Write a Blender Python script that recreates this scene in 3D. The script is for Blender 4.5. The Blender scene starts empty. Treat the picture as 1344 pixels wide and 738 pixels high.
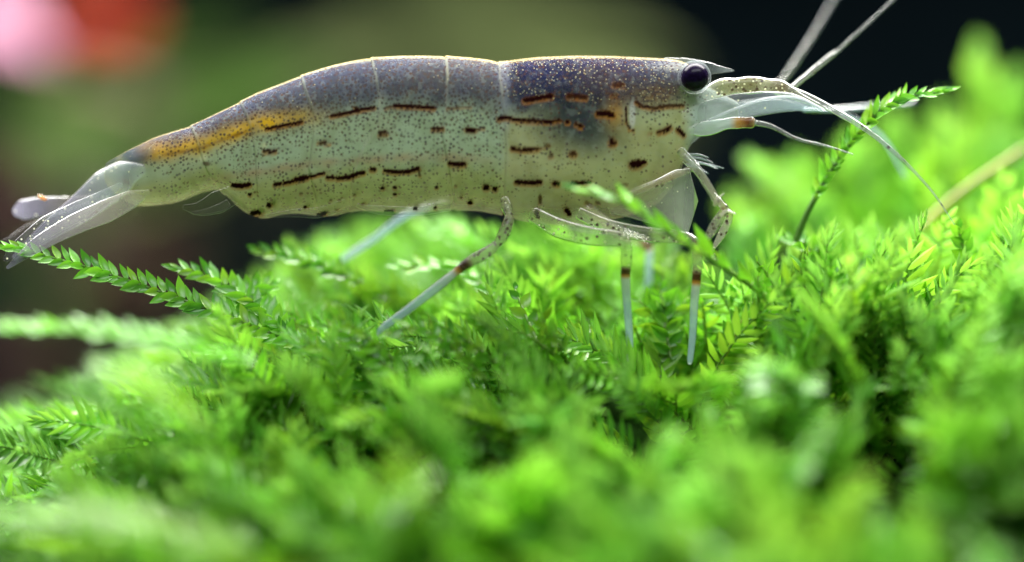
import bpy, math, random
import numpy as np
from mathutils import Matrix, Vector

random.seed(7)
RNG = np.random.default_rng(11)
scene = bpy.context.scene
COL = scene.collection
MM = 0.001                                  # all modelling below is in millimetres

# ------------------------------------------------------------------ camera
PITCH = math.radians(4.0)
LENS, SENSOR, DIST = 100.0, 36.0, 177.3     # macro lens, shrimp about 45 mm long
FWD = np.array([0, math.cos(PITCH), -math.sin(PITCH)])
UPV = np.array([0, math.sin(PITCH), math.cos(PITCH)])
RGT = np.array([1.0, 0, 0])
CAM = -FWD * DIST
cd = bpy.data.cameras.new('camera')
cam = bpy.data.objects.new('camera', cd)
COL.objects.link(cam)
cam.location = Vector(CAM) * MM
cam.rotation_euler = (math.radians(90) - PITCH, 0, 0)
cd.lens, cd.sensor_width = LENS, SENSOR
cd.clip_start, cd.clip_end = 0.005, 5.0
cd.dof.use_dof = True
cd.dof.focus_distance = (DIST - 2.2) * MM
cd.dof.aperture_fstop = 7.0
scene.camera = cam

# ------------------------------------------------------------------ light
world = bpy.data.worlds.new('World')
scene.world = world
world.use_nodes = True
bg = world.node_tree.nodes['Background']
bg.inputs[0].default_value = (0.75, 0.9, 1.0, 1)
bg.inputs[1].default_value = 0.035


def area_lamp(name, loc, target, sx, sy, watts, colour):
    ld = bpy.data.lights.new(name, 'AREA')
    ld.shape, ld.size, ld.size_y = 'RECTANGLE', sx * MM, sy * MM
    ld.energy, ld.color = watts, colour
    o = bpy.data.objects.new(name, ld)
    COL.objects.link(o)
    o.location = Vector(loc) * MM
    o.rotation_euler = (Vector(target) - Vector(loc)).to_track_quat('-Z', 'Y').to_euler()
    return o


area_lamp('tank_lamp', (-5, 58, 135), (0, 12, 0), 300, 80, 2.7, (1.0, 0.98, 0.93))
area_lamp('front_fill', (40, -130, 190), (0, 0, 0), 260, 60, 0.60, (0.95, 1.0, 1.0))  # added fill that brightens the near flank, not a lamp of the tank

scene.view_settings.view_transform = 'Standard'
scene.view_settings.look = 'None'
scene.view_settings.exposure = 0.0
scene.view_settings.gamma = 1.0
scene.cycles.use_denoising = True
scene.cycles.transparent_max_bounces = 24
scene.cycles.max_bounces = 10


# ------------------------------------------------------------------ helpers
def at(px, py, y=0.0):
    """photo pixel (1344 wide) -> point in mm on the plane at depth y"""
    d = FWD + (px - 672) / 1344 * SENSOR / LENS * RGT + (369 - py) / 1344 * SENSOR / LENS * UPV
    t = (y - CAM[1]) / d[1]
    return CAM + d * t


def project(P):
    R = P - CAM
    z = R @ FWD
    return 672 + (R @ RGT) / z * 1344 * LENS / SENSOR, 369 - (R @ UPV) / z * 1344 * LENS / SENSOR


def s2l(*c):
    c = np.array(c, float) / 255
    return np.where(c < 0.04045, c / 12.92, ((c + 0.055) / 1.055) ** 2.4)


def sstep(a, b, x):
    t = np.clip((x - a) / (b - a), 0, 1)
    return t * t * (3 - 2 * t)


def catmull(P, n):
    P = np.array(P, float)
    if len(P) == 2:
        t = np.linspace(0, 1, n)[:, None]
        return P[0] * (1 - t) + P[1] * t
    Q = np.vstack([2 * P[0] - P[1], P, 2 * P[-1] - P[-2]])
    u = np.linspace(0, len(P) - 1 - 1e-9, n)
    i = u.astype(int)
    f = (u - i)[:, None]
    a, b, c, d = Q[i], Q[i + 1], Q[i + 2], Q[i + 3]
    return 0.5 * (2 * b + (c - a) * f + (2 * a - 5 * b + 4 * c - d) * f ** 2 + (3 * b - a - 3 * c + d) * f ** 3)


def build_mesh(name, V, faces, cols=None, smooth=True):
    """V mm; faces: list of int arrays (n,3) or (n,4)"""
    me = bpy.data.meshes.new(name)
    V = np.asarray(V, np.float32) * MM
    me.vertices.add(len(V))
    me.vertices.foreach_set('co', V.ravel())
    idx = np.concatenate([f.ravel() for f in faces]).astype(np.int32)
    cnt = np.concatenate([np.full(len(f), f.shape[1]) for f in faces]).astype(np.int32)
    me.loops.add(len(idx))
    me.loops.foreach_set('vertex_index', idx)
    me.polygons.add(len(cnt))
    st = np.concatenate([[0], np.cumsum(cnt)[:-1]]).astype(np.int32)
    me.polygons.foreach_set('loop_start', st)
    me.polygons.foreach_set('use_smooth', np.full(len(cnt), smooth))
    me.update(calc_edges=True)
    for an, c in (cols or {}).items():
        a = me.color_attributes.new(an, 'FLOAT_COLOR', 'POINT')
        c4 = np.ones((len(V), 4), np.float32)
        c4[:, :3] = c
        a.data.foreach_set('color', c4.ravel())
    return me


def add(name, me, mat, parent=None):
    o = bpy.data.objects.new(name, me)
    COL.objects.link(o)
    if mat is not None and len(me.materials) == 0:
        me.materials.append(mat)
    if parent is not None:
        o.parent = parent
    return o


def empty(name, loc):
    o = bpy.data.objects.new(name, None)
    o.empty_display_size = 0.002
    COL.objects.link(o)
    o.location = Vector(loc) * MM
    return o


def tag(o, label=None, cat=None, group=None, kind=None):
    if label: o['label'] = label
    if cat: o['category'] = cat
    if group: o['group'] = group
    if kind: o['kind'] = kind
    return o


# ------------------------------------------------------------------ materials
class NT:
    def __init__(self, name):
        self.m = bpy.data.materials.new(name)
        self.m.use_nodes = True
        self.t = self.m.node_tree
        for n in list(self.t.nodes): self.t.nodes.remove(n)
        self.out = self.n('ShaderNodeOutputMaterial')

    def n(self, k, **kw):
        nd = self.t.nodes.new(k)
        for a, v in kw.items(): setattr(nd, a, v)
        return nd

    def put(self, nd, **kw):
        for a, v in kw.items():
            a = a.replace('_', ' ')
            if hasattr(v, 'is_output') or isinstance(v, bpy.types.NodeSocket):
                self.t.links.new(v, nd.inputs[a])
            else:
                nd.inputs[a].default_value = v
        return nd

    def link(self, a, b): self.t.links.new(a, b)

    def math(self, op, a, b=None, clamp=False):
        nd = self.n('ShaderNodeMath', operation=op, use_clamp=clamp)
        for i, v in enumerate((a, b)):
            if v is None: continue
            if isinstance(v, bpy.types.NodeSocket): self.link(v, nd.inputs[i])
            else: nd.inputs[i].default_value = v
        return nd.outputs[0]

    def mix(self, fac, a, b, blend='MIX'):
        nd = self.n('ShaderNodeMix', data_type='RGBA', blend_type=blend)
        for i, v in ((0, fac), (6, a), (7, b)):
            if isinstance(v, bpy.types.NodeSocket): self.link(v, nd.inputs[i])
            elif i == 0: nd.inputs[0].default_value = v
            else: nd.inputs[i].default_value = (*v, 1)
        return nd.outputs[2]

    def ramp(self, x, a, b):
        nd = self.n('ShaderNodeMapRange', interpolation_type='SMOOTHSTEP')
        self.link(x, nd.inputs[0])
        nd.inputs[1].default_value, nd.inputs[2].default_value = a, b
        return nd.outputs[0]

    def mixsh(self, fac, a, b):
        nd = self.n('ShaderNodeMixShader')
        if isinstance(fac, bpy.types.NodeSocket): self.link(fac, nd.inputs[0])
        else: nd.inputs[0].default_value = fac
        self.link(a, nd.inputs[1]); self.link(b, nd.inputs[2])
        return nd.outputs[0]

    def done(self, sh):
        self.link(sh, self.out.inputs[0])
        return self.m


def coords(t): return t.n('ShaderNodeTexCoord').outputs['Object']


def voronoi(t, vec, scale, rnd=1.0):
    v = t.n('ShaderNodeTexVoronoi')
    t.link(vec, v.inputs['Vector'])
    v.inputs['Scale'].default_value = scale
    v.inputs['Randomness'].default_value = rnd
    return v


def noise(t, vec, scale, detail=3.0):
    v = t.n('ShaderNodeTexNoise')
    if vec is not None: t.link(vec, v.inputs['Vector'])
    v.inputs['Scale'].default_value = scale
    v.inputs['Detail'].default_value = detail
    return v.outputs['Fac']


def moss_material(name, tint=(1, 1, 1)):
    t = NT(name)
    a = t.n('ShaderNodeAttribute', attribute_name='Col').outputs['Color']
    oc = t.n('ShaderNodeObjectInfo')
    g = t.n('ShaderNodeNewGeometry')
    nz = noise(t, g.outputs['Position'], 260.0, 2.0)
    k = t.n('ShaderNodeMapRange')
    t.link(nz, k.inputs[0]); k.inputs[1].default_value = .3; k.inputs[2].default_value = .7
    k.inputs[3].default_value = .72; k.inputs[4].default_value = 1.25
    cc = t.n('ShaderNodeMix', data_type='RGBA', blend_type='MULTIPLY')
    cc.inputs[0].default_value = 1
    t.link(a, cc.inputs[6])
    cb = t.n('ShaderNodeCombineColor')
    for i in range(3): t.link(k.outputs[0], cb.inputs[i])
    t.link(cb.outputs[0], cc.inputs[7])
    col = t.mix(1.0, cc.outputs[2], tint, 'MULTIPLY')
    p = t.n('ShaderNodeBsdfPrincipled')
    t.put(p, Base_Color=col, Roughness=0.33)
    p.inputs['Specular IOR Level'].default_value = 0.6
    tr = t.n('ShaderNodeBsdfTranslucent')
    tc = t.mix(1.0, col, (1.2, 1.1, 0.6), 'MULTIPLY')
    t.link(tc, tr.inputs[0])
    return t.done(t.mixsh(0.34, p.outputs[0], tr.outputs[0]))


def plain(name, colour, rough=0.6, var=0.25, scale=80.0, spec=0.3):
    t = NT(name)
    nz = noise(t, coords(t), scale)
    c = np.array(colour)
    col = t.mix(t.ramp(nz, .3, .7), tuple(c * (1 - var)), tuple(np.minimum(c * (1 + var), 1)))
    p = t.n('ShaderNodeBsdfPrincipled')
    t.put(p, Base_Color=col, Roughness=rough)
    p.inputs['Specular IOR Level'].default_value = spec
    return t.done(p.outputs[0])


def leafy(name, colour, trans=0.35):
    t = NT(name)
    nz = noise(t, coords(t), 120.0)
    c = np.array(colour)
    col = t.mix(t.ramp(nz, .3, .7), tuple(c * .7), tuple(np.minimum(c * 1.3, 1)))
    p = t.n('ShaderNodeBsdfPrincipled')
    t.put(p, Base_Color=col, Roughness=.45)
    tr = t.n('ShaderNodeBsdfTranslucent')
    t.link(col, tr.inputs[0])
    return t.done(t.mixsh(trans, p.outputs[0], tr.outputs[0]))


def body_material():
    t = NT('shrimp_body')
    v = coords(t)
    base = t.n('ShaderNodeAttribute', attribute_name='Col').outputs['Color']
    msk = t.n('ShaderNodeAttribute', attribute_name='Mask').outputs['Color']
    sep = t.n('ShaderNodeSeparateColor')
    t.link(msk, sep.inputs[0])
    uv = t.n('ShaderNodeAttribute', attribute_name='Arc').outputs['Color']
    spk, gold, clear = sep.outputs[0], sep.outputs[1], sep.outputs[2]
    nz = noise(t, v, 900.0, 4)
    base = t.mix(t.math('MULTIPLY', t.ramp(nz, .38, .68), .55), base, (0.62, 0.64, 0.52), 'MULTIPLY')
    nb = noise(t, v, 2400.0, 3)
    base = t.mix(t.math('MULTIPLY', t.ramp(nb, .48, .66), .16), base, (0.42, 0.47, 0.42))
    # dark network on the back
    vn = voronoi(t, uv, 2.1)
    vn.voronoi_dimensions = '2D'; vn.feature = 'DISTANCE_TO_EDGE'
    net = t.math('MULTIPLY', t.math('SUBTRACT', 1.0, t.ramp(vn.outputs['Distance'], .02, .22)), t.math('MULTIPLY', gold, .9))
    base = t.mix(net, base, (0.02, 0.02, 0.055))
    nm = noise(t, v, 330.0, 4)
    base = t.mix(t.math('MULTIPLY', t.ramp(nm, .42, .66), .34), base, (0.78, 0.66, 0.48), 'MULTIPLY')
    # chromatophore speckle
    v1 = voronoi(t, uv, 3.9)
    v1.voronoi_dimensions = '2D'
    d1 = t.math('SUBTRACT', 1.0, t.ramp(v1.outputs['Distance'], .18, .44))
    sc = t.n('ShaderNodeSeparateColor'); t.link(v1.outputs['Color'], sc.inputs[0])
    keep = t.math('GREATER_THAN', t.math('MULTIPLY', spk, 1.25), sc.outputs[0])
    f1 = t.math('MULTIPLY', t.math('MULTIPLY', d1, keep), t.math('ADD', .45, t.math('MULTIPLY', sc.outputs[2], .5)))
    dark = t.mix(sc.outputs[1], (0.035, 0.03, 0.07), (0.11, 0.045, 0.018))
    base = t.mix(f1, base, dark)
    v2 = voronoi(t, uv, 5.2)
    v2.voronoi_dimensions = '2D'
    d2 = t.math('SUBTRACT', 1.0, t.ramp(v2.outputs['Distance'], .12, .30))
    s2 = t.n('ShaderNodeSeparateColor'); t.link(v2.outputs['Color'], s2.inputs[0])
    keep2 = t.math('GREATER_THAN', t.math('ADD', t.math('MULTIPLY', spk, .5), .10), s2.outputs[0])
    base = t.mix(t.math('MULTIPLY', t.math('MULTIPLY', d2, keep2), .55), base, (0.07, 0.045, 0.03))
    # golden glints
    v3 = voronoi(t, uv, 5.6)
    v3.voronoi_dimensions = '2D'
    d3 = t.math('SUBTRACT', 1.0, t.ramp(v3.outputs['Distance'], .08, .26))
    s3 = t.n('ShaderNodeSeparateColor'); t.link(v3.outputs['Color'], s3.inputs[0])
    k3 = t.math('GREATER_THAN', t.math('MULTIPLY', gold, .42), s3.outputs[2])
    base = t.mix(t.math('MULTIPLY', t.math('MULTIPLY', d3, k3), .7), base, (0.85, 0.78, 0.42))
    base = t.mix(t.n('ShaderNodeAttribute', attribute_name='Dash').outputs['Fac'], base, tuple(s2l(32, 9, 9)))
    p = t.n('ShaderNodeBsdfPrincipled')
    t.put(p, Base_Color=base, Roughness=0.42)
    p.inputs['Subsurface Weight'].default_value = 0.14
    p.inputs['Subsurface Radius'].default_value = (0.9, 0.8, 0.55)
    p.inputs['Subsurface Scale'].default_value = 0.00025
    p.inputs['Specular IOR Level'].default_value = 0.0
    p.inputs['Coat Weight'].default_value = 0.03
    p.inputs['Coat Roughness'].default_value = 0.08
    p.inputs['Coat IOR'].default_value = 1.3
    bmp = t.n('ShaderNodeBump')
    bmp.inputs['Strength'].default_value = 0.3
    bmp.inputs['Distance'].default_value = 0.00004
    t.link(noise(t, v, 2600.0, 2), bmp.inputs['Height'])
    t.link(bmp.outputs[0], p.inputs['Normal'])
    tp = t.n('ShaderNodeBsdfTransparent')
    return t.done(t.mixsh(clear, p.outputs[0], tp.outputs[0]))


def clear_material(name, clear=0.5, rough=0.25, ior=1.13):
    """glassy shell of an appendage: pigment from Col, the rest see-through"""
    t = NT(name)
    v = coords(t)
    base = t.n('ShaderNodeAttribute', attribute_name='Col').outputs['Color']
    msk = t.n('ShaderNodeAttribute', attribute_name='Mask').outputs['Color']
    sep = t.n('ShaderNodeSeparateColor')
    t.link(msk, sep.inputs[0])
    cl = t.math('MINIMUM', t.math('MULTIPLY', sep.outputs[2], clear), .96)
    lw = t.n('ShaderNodeLayerWeight'); lw.inputs[0].default_value = .5
    edge = t.math('POWER', lw.outputs['Facing'], 3.0)
    cl = t.math('MULTIPLY', cl, t.math('SUBTRACT', 1.0, t.math('MULTIPLY', edge, .6)))
    nz = noise(t, v, 1500.0, 2)
    base = t.mix(t.math('MULTIPLY', t.ramp(nz, .35, .7), .3), base, (0.7, 0.72, 0.66), 'MULTIPLY')
    v1 = voronoi(t, v, 3000.0)
    d1 = t.math('SUBTRACT', 1.0, t.ramp(v1.outputs['Distance'], .2, .45))
    sc = t.n('ShaderNodeSeparateColor'); t.link(v1.outputs['Color'], sc.inputs[0])
    keep = t.math('GREATER_THAN', sep.outputs[0], sc.outputs[0])
    f = t.math('MULTIPLY', d1, keep)
    base = t.mix(f, base, (0.05, 0.03, 0.02))
    v3 = voronoi(t, v, 4300.0)
    d3 = t.math('SUBTRACT', 1.0, t.ramp(v3.outputs['Distance'], .18, .34))
    s3 = t.n('ShaderNodeSeparateColor'); t.link(v3.outputs['Color'], s3.inputs[0])
    f3 = t.math('MULTIPLY', d3, t.math('GREATER_THAN', sep.outputs[1], s3.outputs[2]))
    base = t.mix(f3, base, (0.9, 0.88, 0.62))
    cl = t.math('MULTIPLY', cl, t.math('SUBTRACT', 1.0, t.math('MAXIMUM', f, f3)))
    p = t.n('ShaderNodeBsdfPrincipled')
    t.put(p, Base_Color=base, Roughness=rough)
    p.inputs['Specular IOR Level'].default_value = 0.5
    tl = t.n('ShaderNodeBsdfTranslucent'); t.link(base, tl.inputs[0])
    solid = t.mixsh(0.4, p.outputs[0], tl.outputs[0])
    tp = t.n('ShaderNodeBsdfTransparent')
    tp.inputs[0].default_value = (0.97, 0.98, 0.98, 1)
    gl = t.n('ShaderNodeBsdfGlossy'); gl.inputs['Roughness'].default_value = rough
    fr = t.n('ShaderNodeFresnel'); fr.inputs[0].default_value = ior
    return t.done(t.mixsh(fr.outputs[0], t.mixsh(cl, solid, tp.outputs[0]), gl.outputs[0]))


def eye_material():
    t = NT('shrimp_eye')
    v = coords(t)
    vo = voronoi(t, v, 9000.0)
    base = t.mix(t.ramp(vo.outputs['Distance'], .1, .6), (0.012, 0.006, 0.034), (0.004, 0.002, 0.01))
    p = t.n('ShaderNodeBsdfPrincipled')
    t.put(p, Base_Color=base, Roughness=0.22)
    p.inputs['Specular IOR Level'].default_value = 0.12
    p.inputs['Sheen Weight'].default_value = 0.02
    p.inputs['Sheen Tint'].default_value = (0.35, 0.2, 0.8, 1)
    return t.done(p.outputs[0])


M_MOSS = moss_material('moss_leaf')
M_BODY = body_material()
M_LEG = clear_material('leg_shell', 1.16)
M_FIN = clear_material('fin_membrane', 1.16, 0.3, ior=1.08)
M_EYE = eye_material()
M_CORNEA = clear_material('cornea', 1.16, 0.3, ior=1.03)
M_BED = plain('moss_bed', (0.012, 0.034, 0.006), 0.95, .5, 300.0, .0)
M_SUB = plain('substrate', (0.055, 0.03, 0.022), 0.9, .5, 150.0, .1)
M_WALL = plain('tank_backdrop', (0.006, 0.0125, 0.0165), 0.9, .15, 20.0, .03)


# ------------------------------------------------------------------ setting
def grid_mesh(name, X, Y, Z, cols=None):
    n, m = X.shape
    V = np.stack([X, Y, Z], -1).reshape(-1, 3)
    i = np.arange(n * m).reshape(n, m)
    F = np.stack([i[:-1, :-1], i[1:, :-1], i[1:, 1:], i[:-1, 1:]], -1).reshape(-1, 4)
    return build_mesh(name, V, [F], cols)


GROUND = -62.0
gx, gy = np.meshgrid(np.linspace(-420, 420, 90), np.linspace(-120, 330, 60), indexing='ij')
gz = GROUND + 1.2 * np.sin(gx * .21 + gy * .13) * np.cos(gy * .3 - gx * .07)
tag(add('substrate', grid_mesh('substrate', gx, gy, gz), M_SUB), kind='structure')
wx, wz = np.meshgrid(np.linspace(-420, 420, 4), np.linspace(-75, 330, 4), indexing='ij')
tag(add('tank_backdrop', grid_mesh('tank_backdrop', wx, np.full_like(wx, 329.0), wz), M_WALL), kind='structure')

# crest of the moss bank (base of the fronds, photo pixels) at y = +15 mm
CR_X = np.array([-300, -120, 0, 100, 200, 300, 400, 500, 600, 700, 800, 900, 1000, 1100, 1200, 1300, 1400, 1700])
CR_Y = np.array([900, 760, 670, 600, 535, 480, 440, 415, 402, 405, 405, 402, 400, 395, 388, 380, 372, 360])
CR = np.array([at(a, b, 15.0) for a, b in zip(CR_X, CR_Y)])


def hollow(x, y):
    return np.sin(x * .24 + 1.1 * np.sin(y * .19)) * np.sin(y * .30 + .8 * np.sin(x * .15) + 2.0)


def height(x, y):
    z = np.interp(x, CR[:, 0], CR[:, 2])
    front = np.minimum(y - 15, 0)
    back = np.maximum(y - 15, 0)
    rise = np.interp(x, [-20, 10, 40], [0.02, 0.02, 0.03])
    z = z + 0.33 * front + rise * np.minimum(back, 22) - 0.9 * np.maximum(back - 26, 0)
    z = z + 0.7 * np.sin(x * .33 + y * .21) * np.cos(y * .37 - x * .11) + 0.35 * np.sin(x * .9 - y * .8)
    z = z - 7.0 * sstep(.08, .5, hollow(x, y)) * sstep(-5.0, -9.0, y)
    z = z + 4.5 * sstep(16, 30, x) * np.exp(-((y + 17) / 8.0) ** 2) - 2.0 * sstep(15, 26, x) * np.exp(-(y / 7.0) ** 2)
    return np.maximum(z, GROUND)


bx, by = np.meshgrid(np.linspace(-62, 62, 125), np.linspace(-75, 75, 140), indexing='ij')
bz = height(bx, by) - 1.0
tag(add('moss_bed', grid_mesh('moss_bed', bx, by, bz), M_BED), kind='structure')

# ------------------------------------------------------------------ moss fronds
LEAF_V = np.array([[0, 0, 0],
                   [.10, .30, .04], [.22, 0, -.05], [.10, -.30, .04],
                   [.48, .40, .12], [.58, 0, -.02], [.48, -.40, .12],
                   [1.0, 0, .10]])
LEAF_T = np.array([[0, 2, 1], [0, 3, 2], [4, 5, 7], [5, 6, 7], [1, 2, 5], [1, 5, 4], [2, 3, 6], [2, 6, 5]])


def unit(v):
    return v / np.maximum(np.linalg.norm(v, axis=-1, keepdims=True), 1e-9)


def frond_frames(path, normal):
    T = unit(np.gradient(path, axis=0))
    N = normal - (T @ normal)[:, None] * T
    N = unit(N)
    S = np.cross(T, N)
    return T, N, S


def frond_leaves(path, normal, rng, spacing=.33, ll=1.35, lw=.85, bare=0.0, tipshrink=.55):
    """leaf origins, axes, sides, normals, lengths, widths along a stem path (mm)"""
    seg = np.linalg.norm(np.diff(path, axis=0), axis=1)
    s = np.concatenate([[0], np.cumsum(seg)])
    L = s[-1]
    n = max(4, int(L * (1 - bare) / spacing))
    u = np.linspace(bare * L, L, n)
    P = np.stack([np.interp(u, s, path[:, i]) for i in range(3)], 1)
    T, N, S = frond_frames(P, normal)
    sg = np.where(np.arange(n) % 2 == 0, 1.0, -1.0)
    t = np.linspace(0, 1, n)
    ang = np.radians(np.interp(t, [0, .8, 1], [50, 42, 10]) + rng.normal(0, 5, n))
    lift = np.radians(rng.normal(9, 7, n))
    D = np.cos(ang)[:, None] * T + (np.sin(ang) * sg)[:, None] * S
    D = unit(np.cos(lift)[:, None] * D + np.sin(lift)[:, None] * N)
    NN = N + 0.16 * rng.normal(0, 1, (n, 3)) - 0.5 * T
    NN = unit(NN - (NN * D).sum(1, keepdims=True) * D)
    SS = np.cross(NN, D)
    sc = np.interp(t, [0, .15, .7, 1], [.75, 1, .95, tipshrink]) * rng.uniform(.8, 1.15, n)
    return P, D, SS, NN, ll * sc, lw * sc


def leaves_mesh(P, D, S, N, l, w):
    n = len(P)
    V = (P[:, None] + LEAF_V[None, :, 0:1] * (D * l[:, None])[:, None]
         + LEAF_V[None, :, 1:2] * (S * w[:, None])[:, None] + LEAF_V[None, :, 2:3] * (N * l[:, None])[:, None])
    F = LEAF_T[None] + (np.arange(n) * 8)[:, None, None]
    return V.reshape(-1, 3), F.reshape(-1, 3)


def stem_mesh(path, r0, r1, sides=4):
    n = len(path)
    ref = np.array([0.31, -0.8, 0.5])
    T, N, S = frond_frames(path, ref)
    r = np.linspace(r0, r1, n)
    a = np.arange(sides) / sides * 2 * np.pi
    V = path[:, None] + r[:, None, None] * (np.cos(a)[None, :, None] * N[:, None] + np.sin(a)[None, :, None] * S[:, None])
    i = np.arange(n * sides).reshape(n, sides)
    j = np.roll(i, -1, axis=1)
    F = np.stack([i[:-1], j[:-1], j[1:], i[1:]], -1).reshape(-1, 4)
    return V.reshape(-1, 3), F


GREENS = np.array([[.135, .40, .025], [.175, .46, .032], [.11, .35, .025], [.22, .46, .035], [.07, .27, .02]])
TIP = np.array([.34, .66, .20])
STEM_C = np.array([.17, .33, .05])


def moss_direction(x, y, rng):
    """growth direction of the moss over the bank: left edge leans left, right part stands up"""
    px = 672 + x / 0.0475
    az = np.interp(px, [-200, 150, 400, 650, 950, 1344], [-1.0, -.98, -.85, -.60, -.15, .25])
    up = np.interp(px, [-200, 150, 400, 700, 1000, 1344], [.22, .24, .42, .55, .70, .85])
    fr = np.interp(y, [-40, -10, 10, 40], [-.30, -.32, -.15, .0])
    if y < -8:
        up = np.interp(px, [-200, 300, 600, 1344], [.04, .10, .22, .30]); az = np.interp(px, [-200, 350, 650, 900, 1344], [-1.0, -.95, -.45, -.25, .0]); fr = np.interp(px, [-200, 300, 650, 1344], [-.2, -.3, -.75, -.75])
    d = np.array([az, fr, up]) + rng.normal(0, [.26, .26, .18])
    return d / np.linalg.norm(d)


def random_path(x, y, rng, L, n=14):
    p = np.array([x, y, float(height(x, y)) - .8])
    d = moss_direction(x, y, rng)
    bend = rng.normal(0, .035, 3) + np.array([0, 0, rng.normal(-.012, .03)])
    pts = [p]
    for _ in range(n - 1):
        d = unit(d + bend)
        pts.append(pts[-1] + d * L / (n - 1))
    return np.array(pts)


def moss_normal(path, rng):
    T = unit(path[-1] - path[0])
    ref = np.array([0.05, -.72, .7]) + rng.normal(0, .32, 3)
    N = ref - T * (T @ ref)
    return unit(N)


CLEAR = []      # (px0,px1,py0,py1,ymin,ymax): keep carpet tips out of these view windows


def blocked(path):
    for q in (path[-1], path[len(path) // 2], path[int(len(path) * .75)]):
        px, py = project(q)
        y = q[1]
        # carpet fronds must not cover the shrimp, its legs or the open water above the bank
        if y < 5 and 120 < px < 1010:
            lim = np.interp(px, [120, 180, 300, 420, 640, 700, 800, 930, 1010], [300, 330, 390, 395, 345, 330, 345, 345, 330])
            if y < -1.5 and 480 < px < 960: lim = np.interp(px, [480, 520, 640, 780, 800, 930, 960], [425, 400, 385, 440, 468, 468, 430])
            if y < -8: lim = max(lim, 460 if px < 1000 else 0)
            if py < lim: return True
        sky = np.interp(px, [-200, 0, 60, 130, 200, 260, 340, 400, 500, 620, 660, 720, 800, 950, 985, 1060, 1130, 1200, 1260, 1344, 1500],
                        [560, 545, 530, 500, 450, 410, 360, 305, 300, 290, 320, 300, 300, 300, 300, 300, 292, 275, 255, 235, 220])
        if py < sky: return True
        if y < -8 and px > 950 and py < np.interp(px, [950, 1100, 1200, 1344], [420, 330, 260, 180]): return True
    return False


def carpet():
    rng = np.random.default_rng(5)
    VV, FF3, FF4, CC = [], [], [], []
    off = 0
    count = 0
    tries = 0
    while count < 1150 and tries < 12000:
        tries += 1
        x = rng.uniform(-46, 46)
        y = rng.triangular(-46, -6, 34) if rng.random() < .6 else rng.uniform(-46, 34)
        if abs(x) > 34 * (177 + y) / 177 + 9: continue
        if y < -7 and hollow(x, y) > .12 and rng.random() < .85: continue
        L = rng.uniform(8, 15) if y > -8 or x < -14 else rng.uniform(6, 11)
        if x < -19 and rng.random() < .35: continue
        big = float(np.interp(x, [-10, 15, 35], [1, 1.1, 1.3]) * np.interp(y, [-2, 8, 30], [1, 1.1, 1.4]))
        if y > 8 and rng.random() < .35: continue
        if y > 9 and x > 17: continue
        path = random_path(x, y, rng, L)
        if blocked(path): continue
        nr = moss_normal(path, rng)
        sets = [path]
        if rng.random() < .45:
            T, N, S = frond_frames(path, nr)
            for k in range(rng.integers(1, 4)):
                i = rng.integers(3, 10)
                sgn = rng.choice([-1, 1])
                d = unit(T[i] * .8 + S[i] * sgn * .7)
                l = rng.uniform(2, 4.5)
                tt = np.linspace(0, l, 6)[:, None]
                br = path[i] + d * tt + T[i] * .04 * tt ** 2
                if not blocked(br): sets.append(br)
        c = GREENS[rng.integers(len(GREENS))] * rng.uniform(.75, 1.2)
        for pth in sets:
            lv = frond_leaves(pth, nr, rng, spacing=.30 * big, ll=rng.uniform(1.5, 2.3) * big, lw=rng.uniform(.5, .75) * big)
            V, F = leaves_mesh(*lv)
            VV.append(V); FF3.append(F + off); off += len(V)
            nl = len(V) // 8
            tt = np.linspace(0, 1, nl)[:, None] ** 3 * .55
            cl = (c * (1 - tt) + TIP * tt) * rng.uniform(.82, 1.18, (nl, 1))
            CC.append(np.repeat(cl, 8, axis=0))
            V, F = stem_mesh(pth, .10, .05, 3)
            VV.append(V); FF4.append(F + off); off += len(V)
            CC.append(np.tile(STEM_C * rng.uniform(.7, 1.1), (len(V), 1)))
        count += 1
    me = build_mesh('moss_carpet', np.vstack(VV), [np.vstack(FF3), np.vstack(FF4)], {'Col': np.vstack(CC)})
    o = add('moss_carpet', me, M_MOSS)
    tag(o, 'bright green aquarium moss carpeting the bank under the shrimp', 'moss', kind='stuff')
    print('carpet fronds', count, 'tries', tries, 'verts', off)


carpet()

LEAF_MESHES = []
_u = np.array([0, .1, .25, .45, .65, .84, 1.0])
_w = np.array([.16, .30, .40, .41, .31, .15, .012])
FINE_V = np.array([[a, b * c, .16 * b * b * c / .4 - .05 * math.sin(math.pi * a) + .12 * a * a] for a, c in zip(_u, _w) for b in (-1, 0, 1)])
FINE_Q = np.array([[i * 3 + j, (i + 1) * 3 + j, (i + 1) * 3 + j + 1, i * 3 + j + 1] for i in range(6) for j in range(2)])

for k in range(8):
    c = GREENS[k % 5] * (1.1 if k > 4 else .95)
    V = FINE_V.copy()
    V[:, 1] *= (.60, .66, .55)[k % 3]
    V[:, 2] *= (1, 1.5, .6)[k % 3]
    LEAF_MESHES.append(build_mesh('leaf', V, [FINE_Q], {'Col': np.tile(c, (len(V), 1))}))
    LEAF_MESHES[-1].materials.append(M_MOSS)


def put_leaves(root, origin, lv, rng, bright):
    for P, D, S, N, l, w in zip(*lv):
        me = LEAF_MESHES[rng.integers(8)]
        o = bpy.data.objects.new('leaf', me)
        COL.objects.link(o)
        o.parent = root
        M = Matrix((( D[0] * l, S[0] * w * 1.6, N[0] * l, (P[0] - origin[0]) * MM),
                    ( D[1] * l, S[1] * w * 1.6, N[1] * l, (P[1] - origin[1]) * MM),
                    ( D[2] * l, S[2] * w * 1.6, N[2] * l, (P[2] - origin[2]) * MM),
                    (0, 0, 0, 1)))
        o.matrix_local = M


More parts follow.
